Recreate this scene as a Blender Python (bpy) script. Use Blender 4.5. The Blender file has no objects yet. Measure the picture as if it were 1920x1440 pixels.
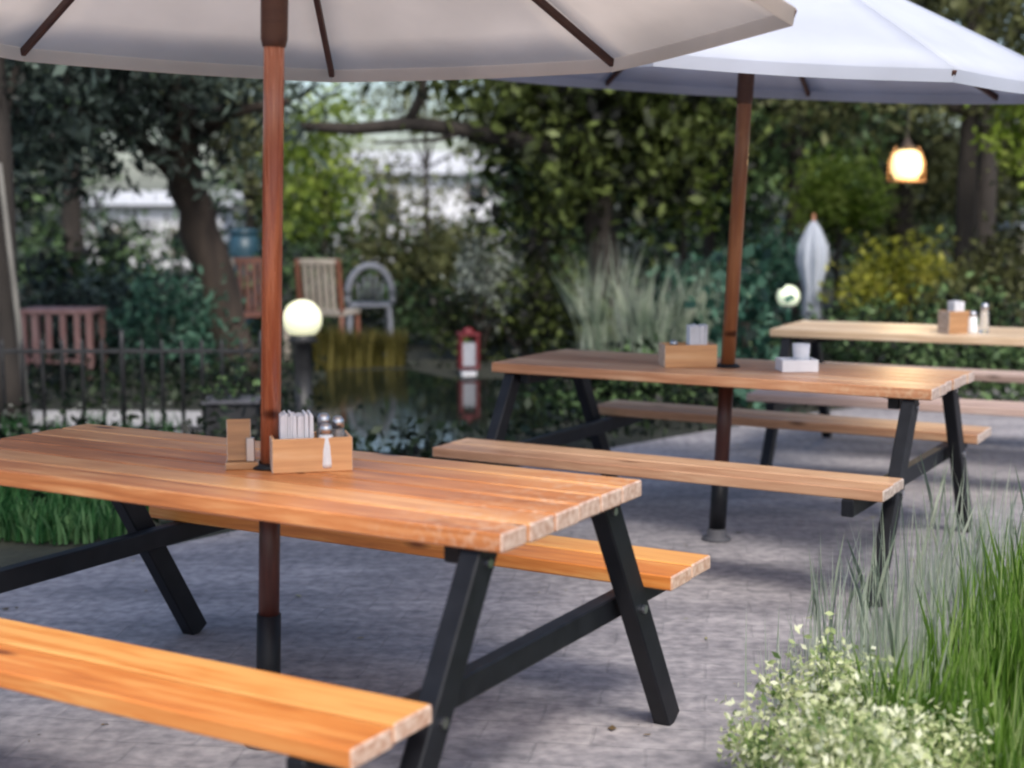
import bpy, math, random
import numpy as np
from mathutils import Vector, Matrix
R = math.radians
random.seed(7)
rng = np.random.default_rng(7)
sc = bpy.context.scene
col = sc.collection

# ------------------------------------------------------------------ camera
F_PX, PITCH, CAM_H = 2735.0, 0.1215, 1.43          # focal length at 1920 px width
cam = bpy.data.cameras.new('camera'); cam_o = bpy.data.objects.new('camera', cam); col.objects.link(cam_o)
cam.sensor_width = 36; cam.lens = 36*F_PX/1920; cam.clip_end = 600; cam.clip_start = .05
cam_o.location = (0, 0, CAM_H); cam_o.rotation_euler = (math.pi/2-PITCH, 0, 0)
cam.dof.use_dof = True; cam.dof.focus_distance = 4.4; cam.dof.aperture_fstop = 1.8
sc.camera = cam_o
sc.render.resolution_x, sc.render.resolution_y = 1024, 768
# ------------------------------------------------------------------ sky, sun, exposure
SUN_EL, SUN_AZ = R(50), R(163)      # azimuth clockwise from +Y; behind the camera, to the right
w = bpy.data.worlds.new('World'); sc.world = w; w.use_nodes = True
nt = w.node_tree; bg = nt.nodes['Background']
sky = nt.nodes.new('ShaderNodeTexSky'); sky.sky_type = 'NISHITA'; sky.sun_disc = False
sky.sun_elevation = SUN_EL; sky.sun_rotation = SUN_AZ; sky.air_density = 1.0; sky.dust_density = 2.5; sky.ozone_density = 1.5
nt.links.new(sky.outputs[0], bg.inputs[0]); bg.inputs[1].default_value = 0.14
sl = bpy.data.lights.new('sun', 'SUN'); sl.energy = 2.0; sl.angle = R(17); sl.color = (1, .95, .87)
so = bpy.data.objects.new('sun', sl); col.objects.link(so)
sdir = Vector((math.sin(SUN_AZ)*math.cos(SUN_EL), math.cos(SUN_AZ)*math.cos(SUN_EL), math.sin(SUN_EL)))
so.rotation_euler = sdir.to_track_quat('Z', 'Y').to_euler(); so.location = sdir*50
sc.view_settings.view_transform = 'Standard'; sc.view_settings.look = 'None'; sc.view_settings.gamma = 1
sc.view_settings.exposure = 0.62
sc.cycles.pixel_filter_type = 'BLACKMAN_HARRIS'; sc.cycles.filter_width = 2.2
sc.cycles.max_bounces = 6; sc.cycles.transparent_max_bounces = 8

def W(px, py, y):
    """world point at distance y that the photograph shows at (px, py)"""
    cp, sp = math.cos(PITCH), math.sin(PITCH); b = (720-py)/F_PX
    fx, fy, fz = (px-960)/F_PX, cp+sp*b, -sp+cp*b
    k = y/fy
    return Vector((fx*k, y, CAM_H+fz*k))

# ------------------------------------------------------------------ materials
def lin(c): return tuple(((v/255+.055)/1.055)**2.4 if v/255 > .04045 else v/255/12.92 for v in c)
def base_mat(name, color, rough=.6, metal=0, spec=.5):
    m = bpy.data.materials.new(name); m.use_nodes = True; b = m.node_tree.nodes['Principled BSDF']
    b.inputs['Base Color'].default_value = (*color, 1); b.inputs['Roughness'].default_value = rough
    b.inputs['Metallic'].default_value = metal; b.inputs['Specular IOR Level'].default_value = spec
    return m
def N(m, t, **kw):
    n = m.node_tree.nodes.new(t)
    for k, v in kw.items(): setattr(n, k, v)
    return n
def L(m, a, b): m.node_tree.links.new(a, b)
def ramp(m, stops, inp):
    r = N(m, 'ShaderNodeValToRGB'); e = r.color_ramp.elements
    while len(e) < len(stops): e.new(.5)
    for k, (p, c) in enumerate(stops): e[k].position = p; e[k].color = (*c, 1)
    L(m, inp, r.inputs[0]); return r
def noisy(name, c0, c1, scale=8, rough=.7, stretch=(1, 1, 1), bump=.2, metal=0, detail=6, dist=.01, spec=.5):
    m = base_mat(name, c0, rough, metal, spec); b = m.node_tree.nodes['Principled BSDF']
    tc = N(m, 'ShaderNodeTexCoord'); mp = N(m, 'ShaderNodeMapping'); mp.inputs['Scale'].default_value = stretch
    L(m, tc.outputs['Object'], mp.inputs[0]); n = N(m, 'ShaderNodeTexNoise'); n.inputs['Scale'].default_value = scale; n.inputs['Detail'].default_value = detail
    L(m, mp.outputs[0], n.inputs['Vector']); r = ramp(m, [(.3, c0), (.7, c1)], n.outputs['Fac']); L(m, r.outputs[0], b.inputs['Base Color'])
    if bump:
        bp = N(m, 'ShaderNodeBump'); bp.inputs['Strength'].default_value = bump; bp.inputs['Distance'].default_value = dist
        L(m, n.outputs['Fac'], bp.inputs['Height']); L(m, bp.outputs[0], b.inputs['Normal'])
    return m
def wood(name, dark, mid, light, rough=.42, wear=None, spec=.5, upright=False, endgrain=True):
    """boards: every board its own tone and grain offset"""
    m = base_mat(name, mid, rough, 0, spec); b = m.node_tree.nodes['Principled BSDF']
    tc = N(m, 'ShaderNodeTexCoord'); g = N(m, 'ShaderNodeNewGeometry')
    mp = N(m, 'ShaderNodeMapping'); mp.inputs['Scale'].default_value = (17, 17, 1.1) if upright else (1.1, 17, 17)
    ad = N(m, 'ShaderNodeVectorMath', operation='ADD'); ml = N(m, 'ShaderNodeMath', operation='MULTIPLY'); ml.inputs[1].default_value = 37
    L(m, g.outputs['Random Per Island'], ml.inputs[0]); L(m, tc.outputs['Object'], ad.inputs[0]); L(m, ml.outputs[0], ad.inputs[1]); L(m, ad.outputs[0], mp.inputs[0])
    n = N(m, 'ShaderNodeTexNoise'); n.inputs['Scale'].default_value = 2.3; n.inputs['Detail'].default_value = 7; n.inputs['Roughness'].default_value = .62; n.inputs['Distortion'].default_value = .5
    L(m, mp.outputs[0], n.inputs['Vector'])
    n2 = N(m, 'ShaderNodeTexNoise'); n2.inputs['Scale'].default_value = 3.0; n2.inputs['Detail'].default_value = 3
    L(m, ad.outputs[0], n2.inputs['Vector'])
    a1 = N(m, 'ShaderNodeMath', operation='MULTIPLY_ADD'); a1.inputs[1].default_value = .36
    L(m, g.outputs['Random Per Island'], a1.inputs[0]); L(m, n.outputs['Fac'], a1.inputs[2])
    a2 = N(m, 'ShaderNodeMath', operation='MULTIPLY_ADD'); a2.inputs[1].default_value = .35
    L(m, n2.outputs['Fac'], a2.inputs[0]); L(m, a1.outputs[0], a2.inputs[2])
    r = ramp(m, [(.48, dark), (.78, mid), (1.0, light)], a2.outputs[0]); out = r.outputs[0]
    # knots
    vo = N(m, 'ShaderNodeTexVoronoi'); vo.inputs['Scale'].default_value = 1.0; mp2 = N(m, 'ShaderNodeMapping'); mp2.inputs['Scale'].default_value = (2.2, 7, 7)
    L(m, ad.outputs[0], mp2.inputs[0]); L(m, mp2.outputs[0], vo.inputs['Vector'])
    kr = ramp(m, [(.05, (1, 1, 1)), (.13, (0, 0, 0))], vo.outputs['Distance'])
    mx = N(m, 'ShaderNodeMix', data_type='RGBA'); L(m, kr.outputs[0], mx.inputs[0]); L(m, out, mx.inputs[6]); mx.inputs[7].default_value = (*[v*.55 for v in dark], 1); out = mx.outputs[2]
    if wear:                                   # pale weathered board ends: (x where it starts, x where it is full, colour)
        sx = N(m, 'ShaderNodeSeparateXYZ'); L(m, tc.outputs['Object'], sx.inputs[0])
        mr = N(m, 'ShaderNodeMapRange'); mr.inputs[1].default_value = wear[0]; mr.inputs[2].default_value = wear[1]; L(m, sx.outputs[0], mr.inputs[0])
        n3 = N(m, 'ShaderNodeTexNoise'); n3.inputs['Scale'].default_value = 46; n3.inputs['Detail'].default_value = 6; L(m, tc.outputs['Object'], n3.inputs['Vector'])
        rr = ramp(m, [(.48, (0, 0, 0)), (.70, (.6, .6, .6))], n3.outputs['Fac'])
        mm = N(m, 'ShaderNodeMath', operation='MULTIPLY'); L(m, mr.outputs[0], mm.inputs[0]); L(m, rr.outputs[0], mm.inputs[1])
        mx2 = N(m, 'ShaderNodeMix', data_type='RGBA'); L(m, mm.outputs[0], mx2.inputs[0]); L(m, out, mx2.inputs[6]); mx2.inputs[7].default_value = (*wear[2], 1); out = mx2.outputs[2]
    if endgrain and not upright:               # sawn board ends are paler and rougher
        vt = N(m, 'ShaderNodeVectorTransform', vector_type='NORMAL', convert_from='WORLD', convert_to='OBJECT'); L(m, g.outputs['True Normal'], vt.inputs[0])
        sn = N(m, 'ShaderNodeSeparateXYZ'); L(m, vt.outputs[0], sn.inputs[0]); ab = N(m, 'ShaderNodeMath', operation='ABSOLUTE'); L(m, sn.outputs[0], ab.inputs[0])
        gt = N(m, 'ShaderNodeMath', operation='GREATER_THAN'); gt.inputs[1].default_value = .55; L(m, ab.outputs[0], gt.inputs[0])
        ne = N(m, 'ShaderNodeTexNoise'); ne.inputs['Scale'].default_value = 60; ne.inputs['Detail'].default_value = 5; L(m, tc.outputs['Object'], ne.inputs['Vector'])
        re_ = ramp(m, [(.3, tuple(.5*a+.12 for a in mid)), (.7, tuple(.45*a+.36 for a in light))], ne.outputs['Fac'])
        mx3 = N(m, 'ShaderNodeMix', data_type='RGBA'); L(m, gt.outputs[0], mx3.inputs[0]); L(m, out, mx3.inputs[6]); L(m, re_.outputs[0], mx3.inputs[7]); out = mx3.outputs[2]
    L(m, out, b.inputs['Base Color'])
    bp = N(m, 'ShaderNodeBump'); bp.inputs['Strength'].default_value = .35; bp.inputs['Distance'].default_value = .003
    L(m, n.outputs['Fac'], bp.inputs['Height']); L(m, bp.outputs[0], b.inputs['Normal'])
    rr2 = N(m, 'ShaderNodeMapRange'); rr2.inputs[3].default_value = rough-.1; rr2.inputs[4].default_value = rough+.2; L(m, n.outputs['Fac'], rr2.inputs[0]); L(m, rr2.outputs[0], b.inputs['Roughness'])
    return m
def leaf_mat(name, stops, transl=.35, rough=.5, clump=1.3):
    """stops: leaf colours from the commonest dark to the rare light ones; shade and bright dapples are painted in"""
    m = base_mat(name, stops[0], rough, 0, .35); b = m.node_tree.nodes['Principled BSDF']; out = m.node_tree.nodes['Material Output']
    g = N(m, 'ShaderNodeNewGeometry'); tc = N(m, 'ShaderNodeTexCoord'); n = N(m, 'ShaderNodeTexNoise'); n.inputs['Scale'].default_value = clump; n.inputs['Detail'].default_value = 2
    L(m, tc.outputs['Object'], n.inputs['Vector'])
    a = N(m, 'ShaderNodeMath', operation='MULTIPLY_ADD'); a.inputs[1].default_value = 2.0; a.inputs[2].default_value = -.82; L(m, n.outputs['Fac'], a.inputs[0])  # wide clump contrast paints lit and shaded foliage into the leaf colour
    a2 = N(m, 'ShaderNodeMath', operation='MULTIPLY_ADD'); a2.inputs[1].default_value = .72; L(m, g.outputs['Random Per Island'], a2.inputs[0]); L(m, a.outputs[0], a2.inputs[2])
    k = len(stops); r = ramp(m, [((i+.3)/k, s) for i, s in enumerate(stops)], a2.outputs[0]); L(m, r.outputs[0], b.inputs['Base Color'])
    t = N(m, 'ShaderNodeBsdfTranslucent'); L(m, r.outputs[0], t.inputs[0]); mx = N(m, 'ShaderNodeMixShader'); mx.inputs[0].default_value = transl
    L(m, b.outputs[0], mx.inputs[1]); L(m, t.outputs[0], mx.inputs[2]); L(m, mx.outputs[0], out.inputs[0])
    return m
def cloth(name, color, transl=.5):
    m = base_mat(name, color, .9, 0, .1); b = m.node_tree.nodes['Principled BSDF']; out = m.node_tree.nodes['Material Output']
    tc = N(m, 'ShaderNodeTexCoord'); n = N(m, 'ShaderNodeTexNoise'); n.inputs['Scale'].default_value = 2.5; n.inputs['Detail'].default_value = 5; L(m, tc.outputs['Object'], n.inputs['Vector'])
    r = ramp(m, [(.3, tuple(v*.86 for v in color)), (.7, color)], n.outputs['Fac']); L(m, r.outputs[0], b.inputs['Base Color'])
    t = N(m, 'ShaderNodeBsdfTranslucent'); L(m, r.outputs[0], t.inputs[0]); mx = N(m, 'ShaderNodeMixShader'); mx.inputs[0].default_value = transl
    L(m, b.outputs[0], mx.inputs[1]); L(m, t.outputs[0], mx.inputs[2]); L(m, mx.outputs[0], out.inputs[0])
    return m
def glow(name, color, strength):
    m = base_mat(name, color, .4); b = m.node_tree.nodes['Principled BSDF']; b.inputs['Emission Color'].default_value = (*color, 1); b.inputs['Emission Strength'].default_value = strength
    return m

M = {}
M['wood_top1'] = wood('varnished_orange_boards', (.28, .085, .024), (.56, .21, .070), (.74, .38, .16), .34, wear=(.55, .95, (.70, .52, .38)))
M['wood_seat1'] = wood('orange_seat_boards', (.40, .11, .022), (.64, .215, .045), (.76, .37, .11), .36)
M['wood_top2'] = wood('tan_boards', (.30, .12, .055), (.52, .25, .13), (.66, .40, .24), .30, wear=(.3, 1.0, (.70, .55, .38)))
M['wood_seat2'] = wood('tan_seat_boards', (.27, .12, .06), (.44, .23, .13), (.58, .36, .22), .38)
M['wood_top3'] = wood('pale_boards', (.42, .27, .16), (.60, .43, .28), (.72, .57, .41), .34)
M['wood_seat3'] = wood('grey_pink_seat_boards', (.30, .20, .16), (.46, .32, .27), (.56, .42, .36), .45)
M['box'] = wood('light_box_wood', (.50, .22, .09), (.72, .38, .17), (.80, .50, .27), .5)
M['kraft'] = wood('brown_stand_wood', (.26, .13, .06), (.42, .22, .10), (.55, .33, .18), .5)
M['black'] = noisy('black_painted_steel', (.004, .0045, .007), (.010, .011, .015), 14, .5, bump=.08, spec=.3)
M['black_matt'] = noisy('dark_stand', (.012, .012, .014), (.03, .03, .033), 10, .6, bump=.2)
M['standgrey'] = noisy('grey_concrete_stand', (.05, .05, .06), (.09, .09, .105), 9, .7, bump=.2)
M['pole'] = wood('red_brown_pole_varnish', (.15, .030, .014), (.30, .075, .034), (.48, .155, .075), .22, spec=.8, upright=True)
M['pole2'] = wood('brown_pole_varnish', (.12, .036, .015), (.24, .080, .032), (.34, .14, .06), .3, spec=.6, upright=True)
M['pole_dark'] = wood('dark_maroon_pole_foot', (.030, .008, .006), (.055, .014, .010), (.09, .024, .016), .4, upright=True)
M['rib'] = wood('dark_rib_wood', (.045, .018, .014), (.075, .03, .022), (.10, .045, .03), .5, endgrain=False)
M['canvas1'] = cloth('beige_grey_canvas', (.92, .85, .79), .72)
M['canvas2'] = cloth('sky_tinted_canvas', (.72, .75, .84), .35)  # white cloth with the blue tint of skylight mixed into its colour
M['white'] = noisy('white_paper', (.74, .74, .78), (.82, .82, .86), 20, .7, bump=.3)
M['glass'] = base_mat('shaker_glass', (.85, .88, .9), .08); M['glass'].node_tree.nodes['Principled BSDF'].inputs['Transmission Weight'].default_value = .85
M['steel'] = base_mat('brushed_metal', (.55, .55, .58), .3, 1)
M['salt'] = noisy('salt', (.7, .7, .72), (.8, .8, .8), 50, .8)
M['red'] = noisy('red_paint', (.10, .010, .015), (.18, .02, .025), 9, .4, bump=.1)
M['pinkwood'] = noisy('faded_pink_red_paint', (.32, .15, .13), (.46, .27, .24), 11, .6, stretch=(1, 1, .3), bump=.2)
M['cream'] = noisy('cream_paint', (.34, .29, .24), (.46, .41, .35), 9, .6, bump=.1)
M['brownchair'] = noisy('reddish_brown_chair_wood', (.16, .06, .04), (.27, .11, .07), 9, .5, stretch=(1, 1, .2))
M['whitemetal'] = noisy('white_wicker', (.26, .27, .31), (.42, .43, .48), 60, .6, bump=.6)
M['blue'] = noisy('blue_plastic', (.012, .04, .06), (.025, .07, .10), 5, .4)
M['bark_dark'] = noisy('dark_bark', (.016, .013, .011), (.045, .036, .03), 9, .9, stretch=(1, 1, .22), bump=.9, dist=.03)
M['bark_brown'] = noisy('brown_bark', (.020, .014, .011), (.062, .044, .033), 8, .9, stretch=(1, 1, .22), bump=.9, dist=.03)
M['bark_pale'] = noisy('grey_bark', (.10, .095, .085), (.2, .19, .17), 9, .9, stretch=(1, 1, .3), bump=.5, dist=.02)
M['wall'] = noisy('white_render', (.78, .78, .82), (.88, .88, .90), 1.2, .85, bump=.1)
M['beige'] = noisy('beige_render', (.40, .37, .28), (.5, .46, .36), 3, .85, bump=.1)
M['roof'] = noisy('grey_roof_tiles', (.50, .50, .51), (.66, .66, .67), 6, .8, stretch=(1, 6, 1))
M['window'] = base_mat('dark_window_glass', (.03, .035, .045), .08)
M['lamp'] = glow('lit_globe', (.95, .93, .62), .38)
M['lamp_small'] = glow('lit_small_globe', (.86, .95, .70), .3)
M['lantern_glow'] = glow('warm_lantern_glow', (1, .74, .36), 1.0)
M['lantern_shade'] = noisy('orange_brown_shade', (.30, .14, .05), (.42, .22, .09), 12, .6)
M['rail'] = noisy('black_iron', (.012, .012, .014), (.03, .03, .032), 12, .5, bump=.2)
M['stone'] = noisy('pale_stone', (.42, .44, .48), (.60, .62, .66), 7, .8, bump=.3)
M['foldcanvas'] = cloth('pale_blue_folded_canvas', (.50, .54, .62), .15)

G = lambda *c: lin(c)
M['lf_pine'] = leaf_mat('grey_green_needles', [G(9, 13, 11), G(20, 27, 23), G(54, 66, 58), G(120, 136, 124)])
M['lf_dark'] = leaf_mat('dark_olive_leaves', [G(9, 11, 6), G(20, 25, 11), G(52, 62, 26), G(120, 134, 72)])
M['lf_deep'] = leaf_mat('deep_green_leaves', [G(7, 11, 7), G(15, 26, 15), G(42, 66, 36), G(122, 150, 98)])
M['lf_cover'] = leaf_mat('low_cover_leaves', [G(8, 13, 9), G(14, 24, 15), G(24, 38, 24), G(52, 68, 42)])
M['lf_lime'] = leaf_mat('lime_leaves', [G(56, 72, 22), G(92, 114, 36), G(130, 152, 56), G(170, 186, 92)], .5)
M['lf_yellow'] = leaf_mat('yellow_green_leaves', [G(70, 76, 20), G(122, 126, 36), G(164, 164, 62), G(200, 196, 100)], .5)
M['lf_olive'] = leaf_mat('olive_leaves', [G(44, 46, 28), G(74, 78, 44), G(104, 108, 66), G(136, 140, 96)])
M['lf_silver'] = leaf_mat('silver_leaves', [G(60, 68, 62), G(104, 112, 104), G(150, 158, 148), G(205, 210, 200)])
M['lf_teal'] = leaf_mat('blue_green_leaves', [G(20, 40, 34), G(34, 66, 54), G(56, 96, 78), G(100, 138, 116)])
M['lf_grass'] = leaf_mat('fresh_grass_blades', [G(72, 108, 34), G(108, 150, 54), G(146, 182, 84), G(196, 214, 148)], .5, clump=3)
M['lf_greygrass'] = leaf_mat('grey_green_blades', [G(150, 168, 146), G(176, 190, 168), G(200, 210, 190), G(224, 230, 214)], .5, clump=3)
M['lf_sedge'] = leaf_mat('blue_green_blades', [G(24, 56, 30), G(40, 88, 46), G(64, 116, 66), G(110, 150, 100)], .4, clump=3)
M['lf_reed'] = leaf_mat('olive_reeds', [G(40, 40, 16), G(68, 66, 28), G(98, 92, 44), G(132, 122, 68)], .4, clump=2)
M['lf_varieg'] = leaf_mat('cream_edged_leaves', [G(96, 122, 70), G(164, 180, 122), G(214, 220, 168), G(240, 242, 212)], .4, clump=9)
M['petal'] = leaf_mat('white_petals', [G(196, 204, 190), G(216, 222, 208), G(232, 236, 224)], .3)

# pavement
def pavement_mat():
    m = base_mat('grey_violet_pavers', (.3, .3, .33), .72, 0, .45); b = m.node_tree.nodes['Principled BSDF']
    tc = N(m, 'ShaderNodeTexCoord'); mp = N(m, 'ShaderNodeMapping'); mp.inputs['Rotation'].default_value = (0, 0, R(8)); L(m, tc.outputs['Object'], mp.inputs[0])
    ms = N(m, 'ShaderNodeMapping'); ms.inputs['Scale'].default_value = (.8, 2.2, 1); L(m, tc.outputs['Object'], ms.inputs[0])
    br = N(m, 'ShaderNodeTexBrick'); br.inputs['Scale'].default_value = 1; br.inputs['Brick Width'].default_value = .30; br.inputs['Row Height'].default_value = .15
    br.inputs['Mortar Size'].default_value = .006; br.inputs['Mortar Smooth'].default_value = .6
    br.inputs['Color1'].default_value = (.272, .260, .270, 1); br.inputs['Color2'].default_value = (.292, .279, .288, 1); br.inputs['Mortar'].default_value = (.244, .234, .243, 1)
    nw = N(m, 'ShaderNodeTexNoise'); nw.inputs['Scale'].default_value = 6; va = N(m, 'ShaderNodeVectorMath', operation='MULTIPLY_ADD'); va.inputs[1].default_value = (.03, .03, 0)
    L(m, mp.outputs[0], nw.inputs['Vector']); L(m, nw.outputs['Color'], va.inputs[0]); L(m, mp.outputs[0], va.inputs[2]); L(m, va.outputs[0], br.inputs['Vector'])
    n1 = N(m, 'ShaderNodeTexNoise'); n1.inputs['Scale'].default_value = 1.1; n1.inputs['Detail'].default_value = 8; n1.inputs['Roughness'].default_value = .65; L(m, ms.outputs[0], n1.inputs['Vector'])
    r1 = ramp(m, [(.30, (.58, .58, .62)), (.5, (1, .99, 1.0)), (.70, (1.5, 1.46, 1.44))], n1.outputs['Fac'])
    n2 = N(m, 'ShaderNodeTexNoise'); n2.inputs['Scale'].default_value = 22; n2.inputs['Detail'].default_value = 5; L(m, tc.outputs['Object'], n2.inputs['Vector'])
    r2 = ramp(m, [(.32, (.72, .72, .74)), (.68, (1.28, 1.26, 1.25))], n2.outputs['Fac'])
    a = N(m, 'ShaderNodeMix', data_type='RGBA', blend_type='MULTIPLY'); a.inputs[0].default_value = 1; L(m, br.outputs[0], a.inputs[6]); L(m, r1.outputs[0], a.inputs[7])
    c = N(m, 'ShaderNodeMix', data_type='RGBA', blend_type='MULTIPLY'); c.inputs[0].default_value = 1; L(m, a.outputs[2], c.inputs[6]); L(m, r2.outputs[0], c.inputs[7]); L(m, c.outputs[2], b.inputs['Base Color'])
    bp = N(m, 'ShaderNodeBump'); bp.inputs['Strength'].default_value = .4; bp.inputs['Distance'].default_value = .005
    s = N(m, 'ShaderNodeMath', operation='SUBTRACT'); L(m, n2.outputs['Fac'], s.inputs[0]); L(m, br.outputs['Fac'], s.inputs[1]); L(m, s.outputs[0], bp.inputs['Height']); L(m, bp.outputs[0], b.inputs['Normal'])
    return m
M['pave'] = pavement_mat()
M['soil'] = noisy('dark_garden_soil', (.010, .012, .008), (.030, .032, .020), 5, .95, bump=.8, dist=.05)
M['path'] = noisy('pale_gravel', (.26, .25, .25), (.42, .41, .41), 30, .9, bump=.4)

# ------------------------------------------------------------------ mesh helpers
class MB:
    def __init__(s): s.v = []; s.f = []
    def add(s, vs, fs):
        o = len(s.v); s.v += [tuple(v) for v in vs]; s.f += [tuple(i+o for i in f) for f in fs]; return s
    def box(s, c, d, rot=None, bev=.0):
        """centre, full size; with small chamfers when bev > 0"""
        hx, hy, hz = d[0]/2, d[1]/2, d[2]/2; rot = rot or Matrix.Identity(3); c = Vector(c)
        if bev <= 0:
            vs = [Vector((x, y, z)) for z in (-hz, hz) for y in (-hy, hy) for x in (-hx, hx)]
            fs = [(0, 2, 3, 1), (4, 5, 7, 6), (0, 1, 5, 4), (2, 6, 7, 3), (0, 4, 6, 2), (1, 3, 7, 5)]
            return s.add([c+rot@v for v in vs], fs)
        vs = []; idx = {}
        for sx in (-1, 1):
            for sy in (-1, 1):
                for sz in (-1, 1):
                    for ax in range(3):
                        p = [sx*(hx-bev), sy*(hy-bev), sz*(hz-bev)]; h = (hx, hy, hz)[ax]; p[ax] = (sx, sy, sz)[ax]*h
                        idx[(sx, sy, sz, ax)] = len(vs); vs.append(Vector(p))
        fs = []
        for ax in range(3):
            a, b = [k for k in range(3) if k != ax]
            for sg in (-1, 1):
                q = []
                for (u, v) in ((-1, -1), (1, -1), (1, 1), (-1, 1)):
                    t = [0, 0, 0]; t[ax] = sg; t[a] = u; t[b] = v; q.append(idx[(*t, ax)])
                fs.append(tuple(q))
            for u in (-1, 1):
                for v in (-1, 1):          # edges parallel to ax
                    t0 = [0, 0, 0]; t0[a] = u; t0[b] = v; t1 = list(t0); t0[ax] = -1; t1[ax] = 1
                    fs.append((idx[(*t0, a)], idx[(*t1, a)], idx[(*t1, b)], idx[(*t0, b)]))
        for sx in (-1, 1):
            for sy in (-1, 1):
                for sz in (-1, 1): fs.append(tuple(idx[(sx, sy, sz, k)] for k in range(3)))
        return s.add([c+rot@v for v in vs], fs)
    def bar(s, a, b, wd, ht, up=(0, 0, 1), bev=.004):
        a, b = Vector(a), Vector(b); x = (b-a).normalized(); y = Vector(up).cross(x).normalized(); z = x.cross(y)
        return s.box((a+b)/2, ((b-a).length, wd, ht), Matrix((x, y, z)).transposed(), bev)
    def tube(s, pts, rad, n=12, cap=True, wob=0):
        pts = [Vector(p) for p in pts]; rad = rad if hasattr(rad, '__len__') else [rad]*len(pts); vs = []; ref = None
        for i, p in enumerate(pts):
            d = (pts[min(i+1, len(pts)-1)]-pts[max(i-1, 0)]).normalized()
            if ref is None: ref = d.orthogonal().normalized()
            ref = (ref-d*ref.dot(d)).normalized(); o = d.cross(ref)
            for k in range(n):
                t = 2*math.pi*k/n; r = rad[i]*(1+(random.uniform(-wob, wob) if wob else 0)); vs.append(p+(ref*math.cos(t)+o*math.sin(t))*r)
        fs = [(i*n+k, i*n+(k+1) % n, (i+1)*n+(k+1) % n, (i+1)*n+k) for i in range(len(pts)-1) for k in range(n)]
        if cap: fs += [tuple(range(n-1, -1, -1)), tuple((len(pts)-1)*n+k for k in range(n))]
        return s.add(vs, fs)
    def lathe(s, prof, c=(0, 0, 0), n=24):
        vs = []; c = Vector(c)
        for r, z in prof:
            for k in range(n): t = 2*math.pi*k/n; vs.append(c+Vector((r*math.cos(t), r*math.sin(t), z)))
        m = len(prof); fs = [(i*n+k, i*n+(k+1) % n, (i+1)*n+(k+1) % n, (i+1)*n+k) for i in range(m-1) for k in range(n)]
        fs += [tuple(range(n-1, -1, -1)), tuple((m-1)*n+k for k in range(n))]
        return s.add(vs, fs)
    def prism(s, poly, z0, z1):
        n = len(poly); return s.add([(x, y, z0) for x, y in poly]+[(x, y, z1) for x, y in poly], [tuple(range(n-1, -1, -1)), tuple(range(n, 2*n))]+[(i, (i+1) % n, n+(i+1) % n, n+i) for i in range(n)])
    def build(s, name, mat, parent=None, smooth=False, loc=None):
        me = bpy.data.meshes.new(name); me.from_pydata(s.v, [], s.f); me.update()
        if smooth: me.polygons.foreach_set('use_smooth', [True]*len(me.polygons))
        me.materials.append(mat); o = bpy.data.objects.new(name, me); col.objects.link(o); o.parent = parent
        if loc: o.location = loc
        return o
def raw_mesh(name, V, nper, mat, parent=None):
    """V: (count, nper, 3) loose faces"""
    k = len(V); me = bpy.data.meshes.new(name); me.vertices.add(k*nper); me.vertices.foreach_set('co', V.astype(np.float32).ravel())
    me.loops.add(k*nper); me.loops.foreach_set('vertex_index', np.arange(k*nper, dtype=np.int32)); me.polygons.add(k)
    me.polygons.foreach_set('loop_start', np.arange(0, k*nper, nper, dtype=np.int32)); me.polygons.foreach_set('loop_total', np.full(k, nper, dtype=np.int32))
    me.update(); me.validate(); me.materials.append(mat); o = bpy.data.objects.new(name, me); col.objects.link(o); o.parent = parent
    return o
def tag(o, label=None, cat=None, group=None, kind=None):
    if label: o['label'] = label
    if cat: o['category'] = cat
    if group: o['group'] = group
    if kind: o['kind'] = kind
    return o
def empty(name, loc, rz=0, label=None, cat=None, group=None):
    o = bpy.data.objects.new(name, None); col.objects.link(o); o.location = loc; o.rotation_euler = (0, 0, rz); o.empty_display_size = .2
    return tag(o, label, cat, group)
def copy_tree(o, parent=None):
    c = o.copy(); col.objects.link(c); c.parent = parent
    for ch in list(o.children): copy_tree(ch, c)
    return c
def leaves(blobs, n, size, aspect=.5, droop=.3):
    """n leaf quads spread through ellipsoids (x,y,z,rx,ry,rz); more of them near the shells, in twig-sized clusters"""
    vol = np.array([b[3]*b[4]*b[5] for b in blobs])**.8; cnt = rng.multinomial(n, vol/vol.sum()); P = []
    for b, c in zip(blobs, cnt):
        if c == 0: continue
        kc = max(3, c//14); d = rng.normal(size=(kc, 3)); d /= np.linalg.norm(d, axis=1)[:, None]; r = rng.uniform(.25, 1, kc)**.55
        r *= 1+.18*np.sin(d[:, 0]*7+b[0])*np.cos(d[:, 2]*6+b[1])
        cc = d*r[:, None]; pick = rng.integers(0, kc, c); p = cc[pick]*np.array(b[3:6])+rng.normal(size=(c, 3))*size*1.5
        P.append(p+np.array(b[:3]))
    P = np.concatenate(P); k = len(P)
    u = rng.normal(size=(k, 3)); u[:, 2] -= droop; u /= np.linalg.norm(u, axis=1)[:, None]
    v = np.cross(u, rng.normal(size=(k, 3))); v /= np.linalg.norm(v, axis=1)[:, None]
    s = size*rng.uniform(.4, 1.7, k)[:, None]; a = aspect*s
    return np.stack([P-u*s*.5, P-v*a*.5, P+u*s*.5, P+v*a*.5], 1)
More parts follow.
